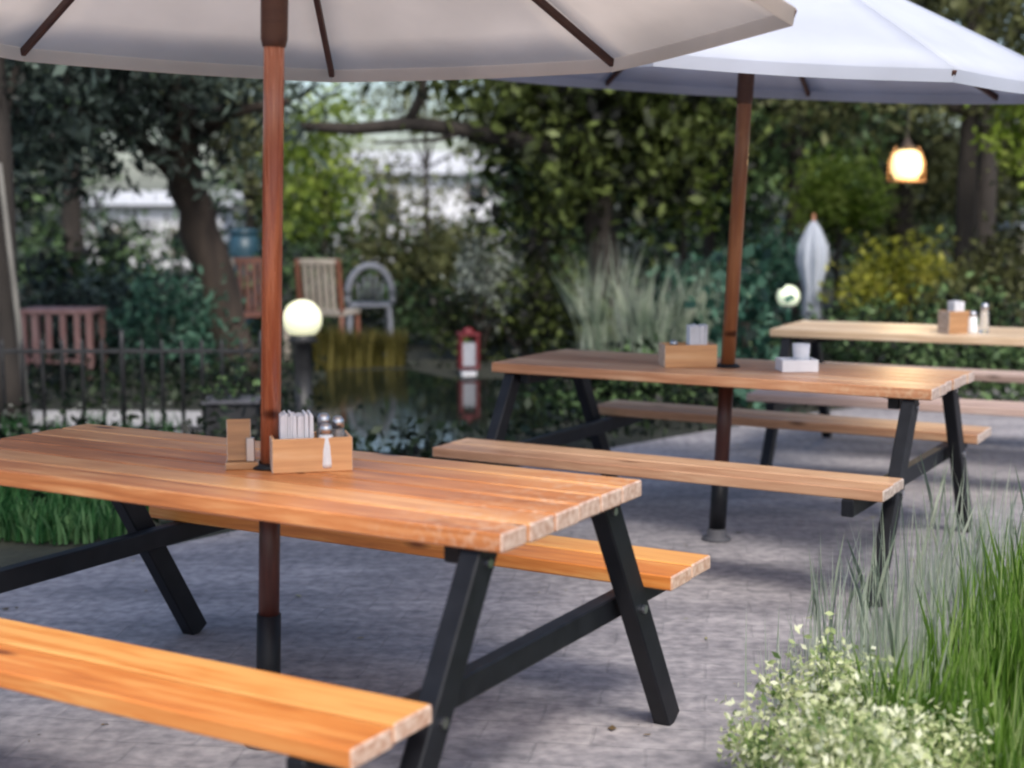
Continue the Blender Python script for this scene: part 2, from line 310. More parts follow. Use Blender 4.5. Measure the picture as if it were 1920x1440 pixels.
def blades(roots, h, wd, lean, segs=3):
    """grass blades: curved strips made of loose quads"""
    k = len(roots); ang = rng.uniform(0, 2*math.pi, k); d = np.stack([np.cos(ang), np.sin(ang), np.zeros(k)], 1); hh = h*rng.uniform(.55, 1.1, k); ln = lean*rng.uniform(.1, 1.0, k)
    side = np.stack([-np.sin(ang+rng.normal(size=k)), np.cos(ang), np.zeros(k)], 1); side /= np.linalg.norm(side, axis=1)[:, None]
    vs = []; nv = segs*2+1
    def pt(t): return roots+d*(ln*hh*t**2)[:, None]+np.array([0, 0, 1])*(hh*(t-.25*ln*t**3))[:, None]
    ls, rs = [], []
    for i in range(segs):
        t = i/segs; p = pt(t); ww = wd*(1-t*.6); ls.append(p-side*ww/2); rs.append(p+side*ww/2)
    tip = pt(1.0); poly = ls+[tip]+rs[::-1]
    return np.stack(poly, 1)
def crown_of(blobs, n, size, mat, parent, name='crown', aspect=.5): return raw_mesh(name, leaves(blobs, n, size, aspect), 4, mat, parent)

# ------------------------------------------------------------------ setting
g = MB().add([(-150, -20, 0), (150, -20, 0), (150, 260, 0), (-150, 260, 0)], [(0, 1, 2, 3)]).build('ground', M['soil']); tag(g, 'dark soil and leaf litter of the garden', kind='structure')
pv = MB().add([(x, y, .004) for x, y in [(-6, -6), (7, -6), (9, 8), (9, 14), (4.2, 11.7), (2.0, 9.95), (.45, 8.42), (-1.0, 6.6), (-1.6, 5.85), (-2.05, 5.42), (-3.2, 4.4), (-6, 3.4)]], [tuple(range(12))]).build('pavement', M['pave']); tag(pv, 'grey violet paved terrace', kind='structure')
pt = MB().add([(x, y, .005) for x, y in [(-6, 8.9), (-1.9, 9.0), (-1.75, 10.1), (-6, 10.2)]], [(0, 1, 2, 3)]).build('path', M['path']); tag(pt, 'pale path behind the low iron railing', kind='structure')
bed = [(.62, 1.6), (.62, 3.2), (.85, 3.9), (1.35, 4.55), (1.9, 4.95), (3.0, 5.6), (5.5, 6.3), (5.5, 1.6)]
fb = MB().add([(x, y, .009) for x, y in bed], [tuple(range(len(bed)))]).build('flower_bed_soil', M['soil']); tag(fb, 'dark soil of the planted bed', kind='structure')

pond = [(-1.60, 12.55), (-.9, 12.7), (-.55, 12.05), (.2, 11.95), (1.0, 11.7), (.9, 10.6), (.35, 9.6), (-.15, 8.75), (-.75, 8.35), (-1.15, 8.6), (-1.35, 9.4), (-1.55, 10.6)]
wm = base_mat('dark_pond_water', (.006, .010, .008), .06); wb = wm.node_tree.nodes['Principled BSDF']; wn = N(wm, 'ShaderNodeTexNoise'); wn.inputs['Scale'].default_value = 7; wn.inputs['Detail'].default_value = 3
wp = N(wm, 'ShaderNodeBump'); wp.inputs['Strength'].default_value = .12; wp.inputs['Distance'].default_value = .01; L(wm, wn.outputs['Fac'], wp.inputs['Height']); L(wm, wp.outputs[0], wb.inputs['Normal'])
po = MB().add([(x, y, .012) for x, y in pond], [tuple(range(len(pond)))[::-1]]).build('pond', wm); tag(po, 'dark still pond behind the tables', kind='structure')

# ------------------------------------------------------------------ picnic tables
TL, TW, SB, SW = 1.91, .70, .715, .28
def boards(n, length, width, zc, th, y0, gap=.009, jit=.006):
    m = MB(); bw = (width-gap*(n-1))/n
    for i in range(n):
        yc = y0-width/2+bw/2+i*(bw+gap); m.box((random.uniform(-jit, jit), yc, zc), (length+random.uniform(-jit, jit), bw, th), None, .004)
    return m
def picnic_table(top, seat, label, n_top=6):
    t = empty('picnic_table', (0, 0, 0), 0, label, 'picnic table', 'picnic tables on the terrace')
    boards(n_top, TL, TW, .729, .042, 0).build('tabletop', top, t)
    for sgn in (-1, 1):
        boards(2, TL-.05, SW, .430, .040, sgn*SB, .015).build('bench_seat', seat, t)
    for sx in (-1, 1):
        u = sx*.865
        for sgn in (-1, 1):
            MB().bar((u, sgn*.29, .706), (u, sgn*.715, .003), .075, .05, (1, 0, 0)).build('leg', M['black'], t)
        for sgn in (-1, 1):
            yb = sgn*(.29+.425*(.706-.378)/.703); MB().tube([(u+sx*.026, yb, .378), (u+sx*.034, yb, .378)], .012, 8).build('bolt', M['steel'], t)
            MB().tube([(u+sx*.026, sgn*.305, .672), (u+sx*.033, sgn*.305, .672)], .010, 8).build('bolt', M['steel'], t)
        MB().bar((u-sx*.062, -.86, .378), (u-sx*.062, .86, .378), .045, .062).build('crossbeam', M['black'], t)
        MB().bar((u-sx*.062, -.31, .684), (u-sx*.062, .31, .684), .045, .045).build('top_rail', M['black'], t)
        MB().bar((u-sx*.09, 0, .665), (u-sx*.38, 0, .705), .03, .03).build('corner_brace', M['black'], t)
    return t
t1 = picnic_table(M['wood_top1'], M['wood_seat1'], 'nearest picnic table with orange varnished boards and bright orange benches on black legs')
t1.location = (-.672, 3.740, .004); t1.rotation_euler.z = -.5203
t2 = picnic_table(M['wood_top2'], M['wood_seat2'], 'middle picnic table with tan boards, standing under the bluish white parasol')
t2.location = (.904, 6.145, .004); t2.rotation_euler.z = -.5236
t3 = picnic_table(M['wood_top3'], M['wood_seat3'], 'farthest picnic table with pale cream boards, partly hidden behind the middle table')
t3.location = (2.437, 7.952, .004); t3.rotation_euler.z = -.4448

# ------------------------------------------------------------------ parasols
def parasol(base, top, Rr, ph, rise, tilt, canvas, pole, label, sleeve_h, pole_r=.026):
    """base: point on the ground under the pole; top: point of the pole at rim height"""
    base, top = Vector(base), Vector(top)
    root = empty('parasol', base, 0, label, 'parasol', 'parasols over the picnic tables'); o = base
    ax = (top-base).normalized(); loc = lambda p: Vector(p)-o
    apex = top+Vector((0, 0, rise)); 
    def rim(k, r=1.0, dz=0):
        a = ph+math.pi/4*k; x, y = Rr*math.cos(a)*r, Rr*math.sin(a)*r
        return Vector((top.x+x, top.y+y, top.z+tilt[0]*x+tilt[1]*y+rise*(1-r)*(1+.10*r)+dz))
    m = MB(); nr, ns = 8, 8; vs = []; fs = []
    for k in range(8):                        # eight panels, each sagging a little between its ribs
        for i in range(nr+1):
            for j in range(ns+1):
                r = i/nr; a, b = rim(k, r), rim(k+1, r); s = j/ns; p = a.lerp(b, s); sag = math.sin(math.pi*s)*.012*r
                p.z -= sag*.6; p += (Vector((top.x, top.y, p.z))-p)*(sag*.9 if r > 0 else 0); vs.append(loc(p))
        q = k*(nr+1)*(ns+1)
        for i in range(nr):
            for j in range(ns): a = q+i*(ns+1)+j; fs.append((a, a+ns+1, a+ns+2, a+1))
    m.add(vs, fs)
    cp = m.build('canopy', canvas, root, True)
    md = cp.modifiers.new('thick', 'SOLIDIFY'); md.thickness = .003
    v = MB()                                   # hem that hangs from the rim
    for k in range(8):
        pts = []
        for j in range(9):
            s = j/8; p = rim(k).lerp(rim(k+1), s); sag = math.sin(math.pi*s)*.012; p.z -= sag*.6; p += (Vector((top.x, top.y, p.z))-p)*(sag*.9); pts.append(p)
        vs = []
        for p in pts: vs += [loc(p+Vector((0, 0, -.001))), loc(p+Vector((0, 0, -.044))+(Vector((top.x, top.y, p.z))-p)*.006)]
        v.add(vs, [(2*j, 2*j+2, 2*j+3, 2*j+1) for j in range(8)])
    v.build('hem', canvas, root).modifiers.new('thick', 'SOLIDIFY').thickness = .003
    for k in range(8):
        MB().bar(loc(rim(k, .03, -.02)), loc(rim(k, 1.0, -.018)), .018, .024, bev=.003).build('rib', M['rib'], root)
    hub = top+ax*.16
    for k in range(8):
        MB().bar(loc(hub+(rim(k, .04)-hub)*.25), loc(rim(k, .48, -.03)), .012, .016, bev=.002).build('strut', M['rib'], root)
    MB().tube([loc(top-ax*.12), loc(top-ax*.10), loc(top+ax*.17), loc(top+ax*.2)], [.029, .034, .036, .044], 16).build('runner', M['rib'], root, True)
    MB().tube([loc(top+ax*(rise-.06)), loc(top+ax*(rise+.01))], [.05, .05], 16).build('crown_hub', M['rib'], root, True)
    k = sleeve_h; p0 = base+ax*.05
    MB().tube([loc(base+ax*.70), loc(top+ax*(rise+.05))], pole_r, 20).build('pole', pole, root, True)
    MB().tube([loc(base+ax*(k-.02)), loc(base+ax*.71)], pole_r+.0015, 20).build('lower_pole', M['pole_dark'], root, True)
    MB().tube([loc(p0), loc(base+ax*k)], pole_r+.006, 20).build('stand_sleeve', M['black'], root, True)
    b = MB().lathe([(.0, .006), (.062, .006), (.064, .010), (.060, .016), (.042, .02), (.040, .055), (.0, .055)], (0, 0, 0), 32).build('stand_base', M['standgrey'], root, True)
    return root
pz = lambda b, t, z: Vector(b)+(Vector(t)-Vector(b))*(z-b[2])/(t[2]-b[2])
p1b, p1t = (-.654, 3.76, 0), (-.591, 3.72, 1.944)
parasol(p1b, p1t, 1.30, .799, .56, (-.016, -.043), M['canvas1'], M['pole'], 'nearest parasol with beige canvas seen from below, red brown pole through the nearest table', .36)
p2b, p2t = (.880, 6.15, 0), (.962, 6.10, 1.962)
p2 = parasol(p2b, p2t, 1.30, R(22.5), .58, (-.052, .047), M['canvas2'], M['pole2'], 'bluish white parasol seen from outside, brown pole through the middle table', .30, .030)

for t_, b_, tp_ in ((t1, p1b, p1t), (t2, p2b, p2t)):
    c_ = pz(b_, tp_, .756); rz = t_.rotation_euler.z; d_ = c_-t_.location; lx = d_.x*math.cos(rz)+d_.y*math.sin(rz); ly = -d_.x*math.sin(rz)+d_.y*math.cos(rz)
    MB().lathe([(.033, .7505), (.052, .7505), (.052, .756), (.040, .764), (.033, .764), (.033, .7505)], (lx, ly, 0), 24).build('pole_collar', M['black'], t_, True)

# ------------------------------------------------------------------ things on the tables
TOPZ = .7545
def open_box(name, loc, rz, d, label, cat, mat, group=None, t=.009):
    r = empty(name, loc, rz, label, cat, group); x, y, z = d
    MB().box((0, -y/2+t/2, z/2), (x, t, z), None, .002).build('side_panel', mat, r); MB().box((0, y/2-t/2, z/2), (x, t, z), None, .002).build('side_panel', mat, r)
    MB().box((-x/2+t/2, 0, z/2), (t, y-2*t-.001, z), None, .002).build('end_panel', mat, r); MB().box((x/2-t/2, 0, z/2), (t, y-2*t-.001, z), None, .002).build('end_panel', mat, r)
    MB().box((0, 0, t/2+.001), (x-2*t-.001, y-2*t-.001, t)).build('bottom', mat, r)
    return r
def napkins(loc, rz, d, label, n=14):
    m = MB()
    for i in range(n):
        x = (i-(n-1)/2)*d[0]/n; m.box((x, random.uniform(-.004, .004), d[2]/2+random.uniform(-.004, .004)), (d[0]/n*.8, d[1], d[2]), Matrix.Rotation(random.uniform(-.03, .03), 3, 'Y'))
    o = m.build('napkins', M['white'], None); o.location = loc; o.rotation_euler.z = rz; return tag(o, label, 'napkins')
def shaker(loc, label, h=.085, r=.021, body='glass'):
    e = empty('shaker', loc, 0, label, 'shaker')
    MB().lathe([(0, 0), (r, 0), (r*1.02, h*.1), (r*.86, h*.72), (r*.7, h*.76), (0, h*.76)], n=14).build('jar', M[body], e, True)
    MB().lathe([(0, h*.765), (r*.8, h*.765), (r*.8, h*.92), (r*.5, h), (0, h)], n=14).build('lid', M['steel'], e, True)
    return e
# nearest table: square box, napkins, shakers, a wooden stand
B1 = Vector((-.522, 3.725, TOPZ)); ra = R(-52)
open_box('condiment_box', B1, R(14), (.205, .115, .088), 'light wooden condiment box on the nearest table, in front of the red brown pole', 'box', M['box'])
napkins(B1+Vector((-.035, -.008, .0105)), R(14), (.085, .070, .135), 'white paper napkins standing in the condiment box on the nearest table')
shaker(B1+Vector((.035, .012, .0105)), 'glass shaker beside the napkins in the nearest condiment box', .132, .022)
shaker(B1+Vector((.072, .010, .0105)), 'second glass shaker, at the right end of the nearest condiment box', .125, .02)
shaker(B1+Vector((.045, -.030, .0105)), 'squat white salt shaker in front of the glass shakers in the nearest box', .112, .021, 'salt')
st = empty('menu_stand', (-.700, 3.735, TOPZ), R(8), 'small brown wooden menu stand on the nearest table, left of the pole', 'menu stand')
MB().box((0, 0, .009), (.085, .06, .018), None, .002).build('foot', M['kraft'], st)
MB().box((-.008, .004, .073), (.062, .012, .108), Matrix.Rotation(R(-8), 3, 'X'), .002).build('board', M['kraft'], st)
MB().box((.022, -.012, .05), (.022, .016, .062), None, .002).build('clip', M['steel'], st)
# middle table
B2 = Vector((.747, 6.17, TOPZ))
open_box('condiment_box', B2, R(6), (.225, .13, .095), 'orange wooden condiment box on the middle table beside the brown pole', 'box', M['box'])
napkins(B2+Vector((.035, -.01, .0105)), R(6), (.075, .07, .165), 'cream paper napkins standing in the condiment box on the middle table')
shaker(B2+Vector((-.06, .0, .0105)), 'glass shaker standing in the condiment box on the middle table', .098)
nb = open_box('napkin_tray', (1.175, 5.985, TOPZ), R(4), (.15, .12, .05), 'low white napkin tray on the middle table', 'tray', M['white'])
cu = MB().lathe([(0, 0), (.03, 0), (.037, .10), (.034, .10), (.028, .006), (0, .006)], n=18).build('cup', M['white'], None, True); cu.location = (1.195, 6.0, TOPZ+.0105); tag(cu, 'white paper cup standing in the white tray on the middle table', 'cup')
# farthest table
B3 = Vector((2.36, 7.78, TOPZ))
open_box('condiment_box', B3, R(20), (.13, .10, .12), 'tan wooden condiment box on the farthest pale table', 'box', M['kraft'])
napkins(B3+Vector((.01, 0, .0105)), R(20), (.06, .06, .16), 'white paper napkins in the box on the farthest table', 9)
shaker((2.455, 7.76, TOPZ), 'pale glass shaker standing just right of the box on the farthest table', .12, .028, 'salt')
shaker((2.53, 7.80, TOPZ), 'rightmost green tinted shaker on the farthest table', .16, .026)

# ------------------------------------------------------------------ trees
def limb(m, pts, r0, r1, n=10, wob=.08):
    k = len(pts); m.tube(pts, [r0+(r1-r0)*i/(k-1) for i in range(k)], n, True, wob)
def tree(label, base, trunk_pts, r0, r1, limbs, blobs, nleaf, size, lf, bark='bark_dark', group=None, aspect=.5, name='tree'):
    base = Vector(base); root = empty(name, base, 0, label, 'tree', group); q = lambda p: Vector(p)-base
    m = MB(); tp = [q(p) for p in trunk_pts]; dense = []
    for i in range(len(tp)-1):
        for s in (0, .33, .66): dense.append(tp[i].lerp(tp[i+1], s)+Vector((random.gauss(0, r0*.06), random.gauss(0, r0*.06), 0)))
    dense[0] = tp[0]; dense.append(tp[-1]); k = len(dense); m.tube(dense, [(r0+(r1-r0)*i/(k-1))*(1.35 if i == 0 else 1) for i in range(k)], 14, True, .07)
    m.build('trunk', M[bark], root, True)
    for pts, a, b in limbs:
        mm = MB(); limb(mm, [q(p) for p in pts], a, b); mm.build('limb', M[bark], root, True)
    crown_of([(*(q(b[:3])), *b[3:]) for b in blobs], nleaf, size, M[lf], root, aspect=aspect)
    return root
def grow(label, px, D, h, tr, blobs, n, size, lf, bark='bark_dark', lean=0, group='trees behind the terrace'):
    """tree rooted at distance D under photo column px; blobs: (dx, dy, z, rx, ry, rz) about the base"""
    x = W(px, 500, D).x; top = (x+lean, D, h*.72)
    tp = [(x, D, 0), (x+lean*.3, D, h*.25), (x+lean*.7, D, h*.5), top]
    lb = []
    for b in blobs[:4]: lb.append(([(x+lean*.6, D, h*.45), (x+b[0]*.5+lean*.4, D+b[1]*.5, (h*.45+b[2])/2+.1), (x+b[0]*.9, D+b[1]*.9, b[2])], tr*.45, tr*.12))
    return tree(label, (x, D, 0), tp, tr, tr*.4, lb, [(x+b[0], D+b[1], *b[2:]) for b in blobs], n, size, lf, bark, group)
def shrub(label, px, D, blobs, n, size, lf, name='shrub', group='shrubs in the garden', aspect=.5, stems=6, x=None):
    x = W(px, 500, D).x if x is None else x; root = empty(name, (x, D, 0), 0, label, name.replace('_', ' '), group)
    crown_of(blobs, n, size, M[lf], root, 'foliage', aspect); m = MB()
    for i in range(stems):
        b = blobs[i % len(blobs)]; a = random.uniform(0, 6.28); e = (b[0]+.5*b[3]*math.cos(a), b[1]+.5*b[4]*math.sin(a), b[2]+.2*b[5])
        m.tube([(.04*math.cos(a), .04*math.sin(a), 0), (e[0]*.4, e[1]*.4, e[2]*.5), e], [.018, .012, .005], 6)
    m.build('stems', M['bark_brown'], root, True); return root
def tuft(label, x, y, rad, n, h, wd, lean, lf, name='grass_clump', group=None, flowers=0, fl_mat='petal', fsize=.03, stem_top=None, cat=None):
    root = empty(name, (x, y, 0.009), 0, label, cat or name.replace('_', ' '), group)
    a = rng.uniform(0, 6.283, n); r = rad*np.sqrt(rng.uniform(0, 1, n)); ro = np.stack([r*np.cos(a), r*np.sin(a)*.8, np.zeros(n)], 1)
    raw_mesh('blades', blades(ro, h, wd, lean), 7, M[lf], root)
    if flowers:
        k = flowers; a = rng.uniform(0, 6.283, k); r = rad*1.2*np.sqrt(rng.uniform(0, 1, k)); z = h*rng.uniform(.7, 1.15, k)
        bl = [(r[i]*math.cos(a[i]), r[i]*math.sin(a[i]), z[i], fsize*.8, fsize*.8, fsize*1.1) for i in range(k)]
        for b_ in bl:
            c_ = Vector(b_[:3]); v_ = [c_]; f_ = []
            for q_ in range(6):
                a_ = q_*1.047+random.uniform(-.2, .2); r_ = fsize*random.uniform(.7, 1.1); up = random.uniform(-.2, .6); i_ = len(v_)
                v_ += [c_+Vector((math.cos(a_-.4)*r_*.6, math.sin(a_-.4)*r_*.6, up*r_*.5)), c_+Vector((math.cos(a_)*r_, math.sin(a_)*r_, up*r_)), c_+Vector((math.cos(a_+.4)*r_*.6, math.sin(a_+.4)*r_*.6, up*r_*.5))]; f_.append((0, i_, i_+1, i_+2))
            MB().add(v_, f_).build('flower', M[fl_mat], root)
    return root

# leaning tree by the railing
P = lambda px, py, D: W(px, py, D)
tree('old tree with thick leaning brown trunk and grey green crown, behind the nearest table', P(445, 704, 12.4), [P(445, 704, 12.4), P(425, 600, 12.4), P(390, 470, 12.4), P(350, 350, 12.3), P(335, 250, 12.1), P(350, 120, 12)], .19, .13,
     [([P(350, 350, 12.3), P(250, 250, 11.9), P(120, 200, 11.4)], .08, .03), ([P(340, 280, 12.2), P(430, 210, 11.9), P(540, 190, 11.6)], .07, .03)],
     [(*P(80, 150, 11.6), .9, .8, .55), (*P(-80, 240, 11.4), .8, .8, .5), (*P(250, 190, 11.8), .8, .7, .5), (*P(170, 60, 11.8), 1.2, .9, .7), (*P(400, 150, 12), .8, .8, .55), (*P(60, 290, 11.5), .55, .5, .28), (*P(330, 290, 12.0), .38, .4, .2)], 10000, .115, 'lf_pine', 'bark_brown', 'trees behind the terrace', .28)
# tree with the long bare limb
tree('dark olive tree with a long bare horizontal limb reaching over the garden', P(1140, 640, 13.5), [P(1140, 640, 13.5), P(1135, 500, 13.5), P(1120, 380, 13.5), P(1090, 270, 13.4), P(1080, 120, 13.4)], .17, .10,
     [([P(1095, 290, 13.4), P(980, 266, 13.1), P(880, 245, 13), P(770, 232, 12.9), P(660, 242, 12.8), P(555, 236, 12.6)], .085, .045), ([P(765, 232, 12.9), P(785, 190, 12.9), P(800, 130, 12.8), P(830, 60, 12.8)], .05, .03), ([P(880, 245, 13), P(820, 262, 12.9), P(700, 268, 12.8)], .03, .01)],
     [(*P(1150, 190, 13.6), .85, .8, .6), (*P(1010, 210, 13.2), .6, .6, .45), (*P(890, 160, 13.2), .5, .5, .28), (*P(1300, 220, 13.4), .65, .7, .5), (*P(1080, 330, 13.5), .75, .6, .42), (*P(1230, 330, 13.6), .5, .6, .4), (*P(1190, 60, 13.5), 1.3, .9, .6), (*P(850, 60, 13.2), 1.2, .9, .35), (*P(990, 390, 13.6), .4, .5, .22)], 11000, .115, 'lf_dark', 'bark_dark', 'trees behind the terrace')
grow('dark trunked tree cut off by the left edge of the photo', 8, 9.6, 4.2, .11, [(-.6, .2, 2.3, .7, .6, .5), (.1, .4, 2.5, .6, .6, .4), (-.5, .4, 1.5, .35, .4, .3), (-.9, .5, 1.0, .4, .4, .5), (.0, .3, 3.2, 1.0, .8, .6)], 6000, .08, 'lf_pine')
grow('tall tree with straight dark trunk beside the glowing hanging lantern', 1808, 13, 5, .12, [(-.5, .2, 2.6, .7, .7, .42), (.5, 0, 2.4, .6, .6, .4), (-1.2, .5, 2.5, .6, .6, .35), (.2, .3, 3.4, 1.2, .9, .6), (.9, .3, 1.9, .4, .5, .4)], 9000, .085, 'lf_olive')
grow('slim dark tree behind the bluish white parasol pole', 1490, 16, 4.6, .13, [(-.3, .2, 2.4, .7, .7, .4), (.6, .2, 2.6, .7, .7, .4), (-.6, 0, 1.9, .5, .5, .4), (.2, .2, 1.8, .35, .4, .35), (0, .3, 3.3, 1.3, .9, .6)], 9000, .09, 'lf_deep')
grow('lime green sapling left of the long bare limb', 600, 16.5, 2.6, .04, [(-.1, 0, 1.95, .42, .4, .42), (.2, .1, 1.6, .4, .4, .3), (-.1, .0, 1.3, .35, .4, .25), (.1, .1, 2.4, .5, .4, .3)], 2600, .08, 'lf_lime', lean=.1)
grow('bright green young tree just left of the brown parasol pole', 1280, 15, 2.3, .04, [(0, 0, 1.95, .26, .3, .36), (.05, .1, 1.5, .22, .3, .26), (-.1, .0, 2.2, .25, .3, .2)], 2000, .08, 'lf_lime')
grow('bright lime young tree to the left of the hanging lantern', 1570, 15, 2.2, .04, [(0, 0, 1.65, .36, .3, .30), (.2, .1, 1.4, .25, .3, .18), (-.2, .0, 1.35, .22, .3, .2)], 2200, .08, 'lf_lime')
grow('green tree cut off by the right edge of the photo', 1935, 12, 2.9, .05, [(0, 0, 2.05, .32, .3, .35), (.3, .1, 1.6, .3, .3, .3), (.3, .0, 2.4, .5, .3, .3)], 2200, .08, 'lf_lime')
grow('dark tree standing farther back at the centre of the garden', 1010, 19, 5, .16, [(0, 0, 2.0, .8, .8, .55), (.9, .2, 2.4, .9, .8, .6), (.4, .2, 1.4, .7, .6, .5), (1.6, 0, 1.9, .7, .7, .6), (.4, .2, 3.6, 1.4, .9, .6), (1.9, .3, 3.1, .8, .8, .5)], 9000, .1, 'lf_deep')
grow('dark round tree farther back on the left', 140, 19, 4.6, .16, [(-.6, 0, 2.5, 1.1, .8, .5), (.5, .2, 2.7, .9, .8, .4), (-1.3, .2, 1.9, .6, .6, .6), (-1.2, 0, 3.4, 1.6, .9, .6), (1.2, .3, 3.2, 1.2, .8, .5)], 8000, .1, 'lf_deep')
grow('airy light leaved tree in front of the white house in the middle', 800, 24, 4.5, .06, [(-.9, 0, 2.0, .7, .6, .45), (.3, .2, 2.9, .8, .6, .3), (-.6, .2, 3.2, .7, .6, .35), (.9, 0, 2.35, .45, .6, .35), (.0, .3, 1.7, .9, .6, .3), (1.2, .3, 3.1, .5, .5, .4)], 2500, .10, 'lf_olive')
grow('tall dark tree between the lime young tree and the right edge', 1690, 19, 5, .18, [(0, 0, 2.2, .9, .8, .5), (.9, .2, 1.7, .7, .8, .6), (-.3, .2, 1.3, .7, .6, .4), (1.6, 0, 2.2, .7, .7, .6), (-1.0, .3, 2.4, .6, .6, .5)], 9000, .1, 'lf_olive')
grow('feathery dark tree rising behind the bluish white parasol at the top right corner', 1840, 17, 6, .15, [(-.2, 0, 3.9, .5, .6, .42), (.7, .3, 3.2, .6, .6, .4), (-.9, .3, 4.0, .5, .6, .3), (.2, .3, 4.6, .8, .6, .4), (-1.5, .3, 3.6, .5, .5, .4)], 5200, .085, 'lf_pine')
grow('thin dark tree right of the bare limb, before the far woods', 1330, 17, 4.4, .09, [(0, 0, 2.5, .5, .6, .4), (.5, .2, 2.1, .5, .6, .4), (-.4, .2, 2.9, .6, .6, .4), (.3, .2, 1.4, .4, .4, .4)], 5200, .085, 'lf_deep')
grow('small dark tree behind the leaning trunk', 470, 17.5, 3.6, .07, [(0, 0, 2.2, .45, .5, .35), (.2, .2, 1.5, .3, .4, .4), (-.3, .2, 2.8, .6, .6, .35)], 3600, .085, 'lf_olive')

# shrubs
shrub('dark green shrub beside the leaning trunk, under the white house', 190, 14, [(-.2, 0, .7, .45, .4, .35), (-.5, .1, .6, .4, .4, .45), (.3, 0, .4, .4, .4, .35)], 2600, .075, 'lf_deep')
shrub('broad dark shrub behind the faded pink slatted table', 120, 13.2, [(-.2, 0, .5, .6, .4, .5), (.5, .1, .35, .5, .4, .4)], 3000, .07, 'lf_pine')
shrub('dark bluish shrub between the pink slatted table and the leaning trunk', 310, 12.2, [(0, 0, .45, .45, .35, .45), (.3, 0, .25, .35, .3, .3)], 2800, .06, 'lf_teal')
shrub('round olive shrub under the pale house in the middle of the garden', 770, 17, [(0, 0, .95, .75, .5, .38), (-.6, 0, .75, .5, .4, .4), (.6, .1, .8, .5, .4, .45), (0, 0, .4, 1.0, .5, .4)], 6000, .075, 'lf_olive')
shrub('silver leaved flowering shrub behind the red lantern', 900, 13.4, [(-.02, 0, .82, .22, .25, .28), (.14, .1, .55, .2, .2, .3), (-.05, .05, 1.02, .12, .2, .14), (.3, 0, .8, .12, .12, .2)], 1300, .05, 'lf_silver')
shrub('dark shrub filling the gap right of the silver flowering shrub', 1010, 13.3, [(0, 0, .6, .35, .3, .6), (.25, 0, .35, .4, .3, .35), (-.5, .3, .4, .5, .3, .4)], 3400, .07, 'lf_dark')
shrub('yellow green shrub in the light under the hanging lantern', 1680, 12.6, [(0, 0, .85, .36, .3, .22), (-.2, 0, .65, .28, .3, .2), (.25, .1, .75, .22, .3, .2)], 2200, .065, 'lf_yellow')
shrub('dark green shrub below the yellow green one', 1690, 11.6, [(0, 0, .35, .6, .35, .36), (-.5, 0, .25, .4, .3, .3), (.6, .1, .4, .4, .3, .4)], 4200, .065, 'lf_deep')
shrub('broad leaved blue green plant beside the brown parasol pole', 1408, 10, [(0, 0, .40, .15, .15, .28), (-.08, 0, .75, .13, .15, .25), (.02, -.1, .2, .17, .15, .2)], 620, .085, 'lf_teal', aspect=.7)
shrub('dark hedge like shrub under the farthest table', 1700, 10.6, [(-.9, 0, .25, .5, .25, .28), (0, 0, .25, .7, .25, .28), (.9, 0, .25, .6, .25, .3)], 4200, .055, 'lf_deep')
shrub('dark low shrub on the pond bank behind the left end of the middle table', 1100, 9.9, [(0, 0, .16, .35, .25, .2), (.4, .1, .2, .35, .25, .26)], 2600, .05, 'lf_deep')
shrub('grey green bush at the far right beside the beige pillar', 1850, 12.2, [(0, 0, .5, .5, .35, .55), (.2, .1, .9, .3, .3, .35)], 3600, .065, 'lf_olive')
shrub('very dark shrub behind the round lamp', 600, 15, [(0, 0, .45, .6, .35, .45), (.8, 0, .35, .5, .35, .4), (-.7, 0, .4, .5, .35, .45), (1.5, .1, .4, .5, .35, .4)], 4200, .07, 'lf_deep')
shrub('dark shrub left of the bluish folded parasol', 1400, 13.5, [(0, 0, .5, .4, .35, .55), (-.5, 0, .45, .4, .35, .5), (.3, 0, .9, .3, .3, .3)], 3600, .07, 'lf_teal')

gk = 5200; gx = rng.uniform(-4.5, 4.8, gk*3); gy = rng.uniform(6.2, 13, gk*3); edge = np.interp(gx, [-6, -3.2, -2.05, -1.6, -1.0, .45, 2.0, 4.2, 9], [3.4, 4.4, 5.42, 5.85, 6.6, 8.42, 9.95, 11.7, 14])
keep = (gy > edge+.08) & ~((gy > 8.8) & (gy < 10.25) & (gx < -1.7)) & ~((gy > 8.3) & (gy < 12.9) & (gx > np.interp(gy, [8.3, 9.4, 12.6], [-1.2, -1.4, -1.7])) & (gx < np.interp(gy, [8.3, 8.75, 9.6, 10.6, 12, 12.9], [-.6, -.1, .4, .95, 1.05, .1]))); gp = np.stack([gx, gy, rng.uniform(.01, .11, gk*3)], 1)[keep]
gl = np.concatenate([leaves([(p[0], p[1], p[2], .06, .06, .04)], 3, .055, .55) for p in gp[:6000]]); tag(raw_mesh('ground_cover', gl, 4, M['lf_cover']), 'low dark green ground cover beyond the terrace edge', kind='stuff')
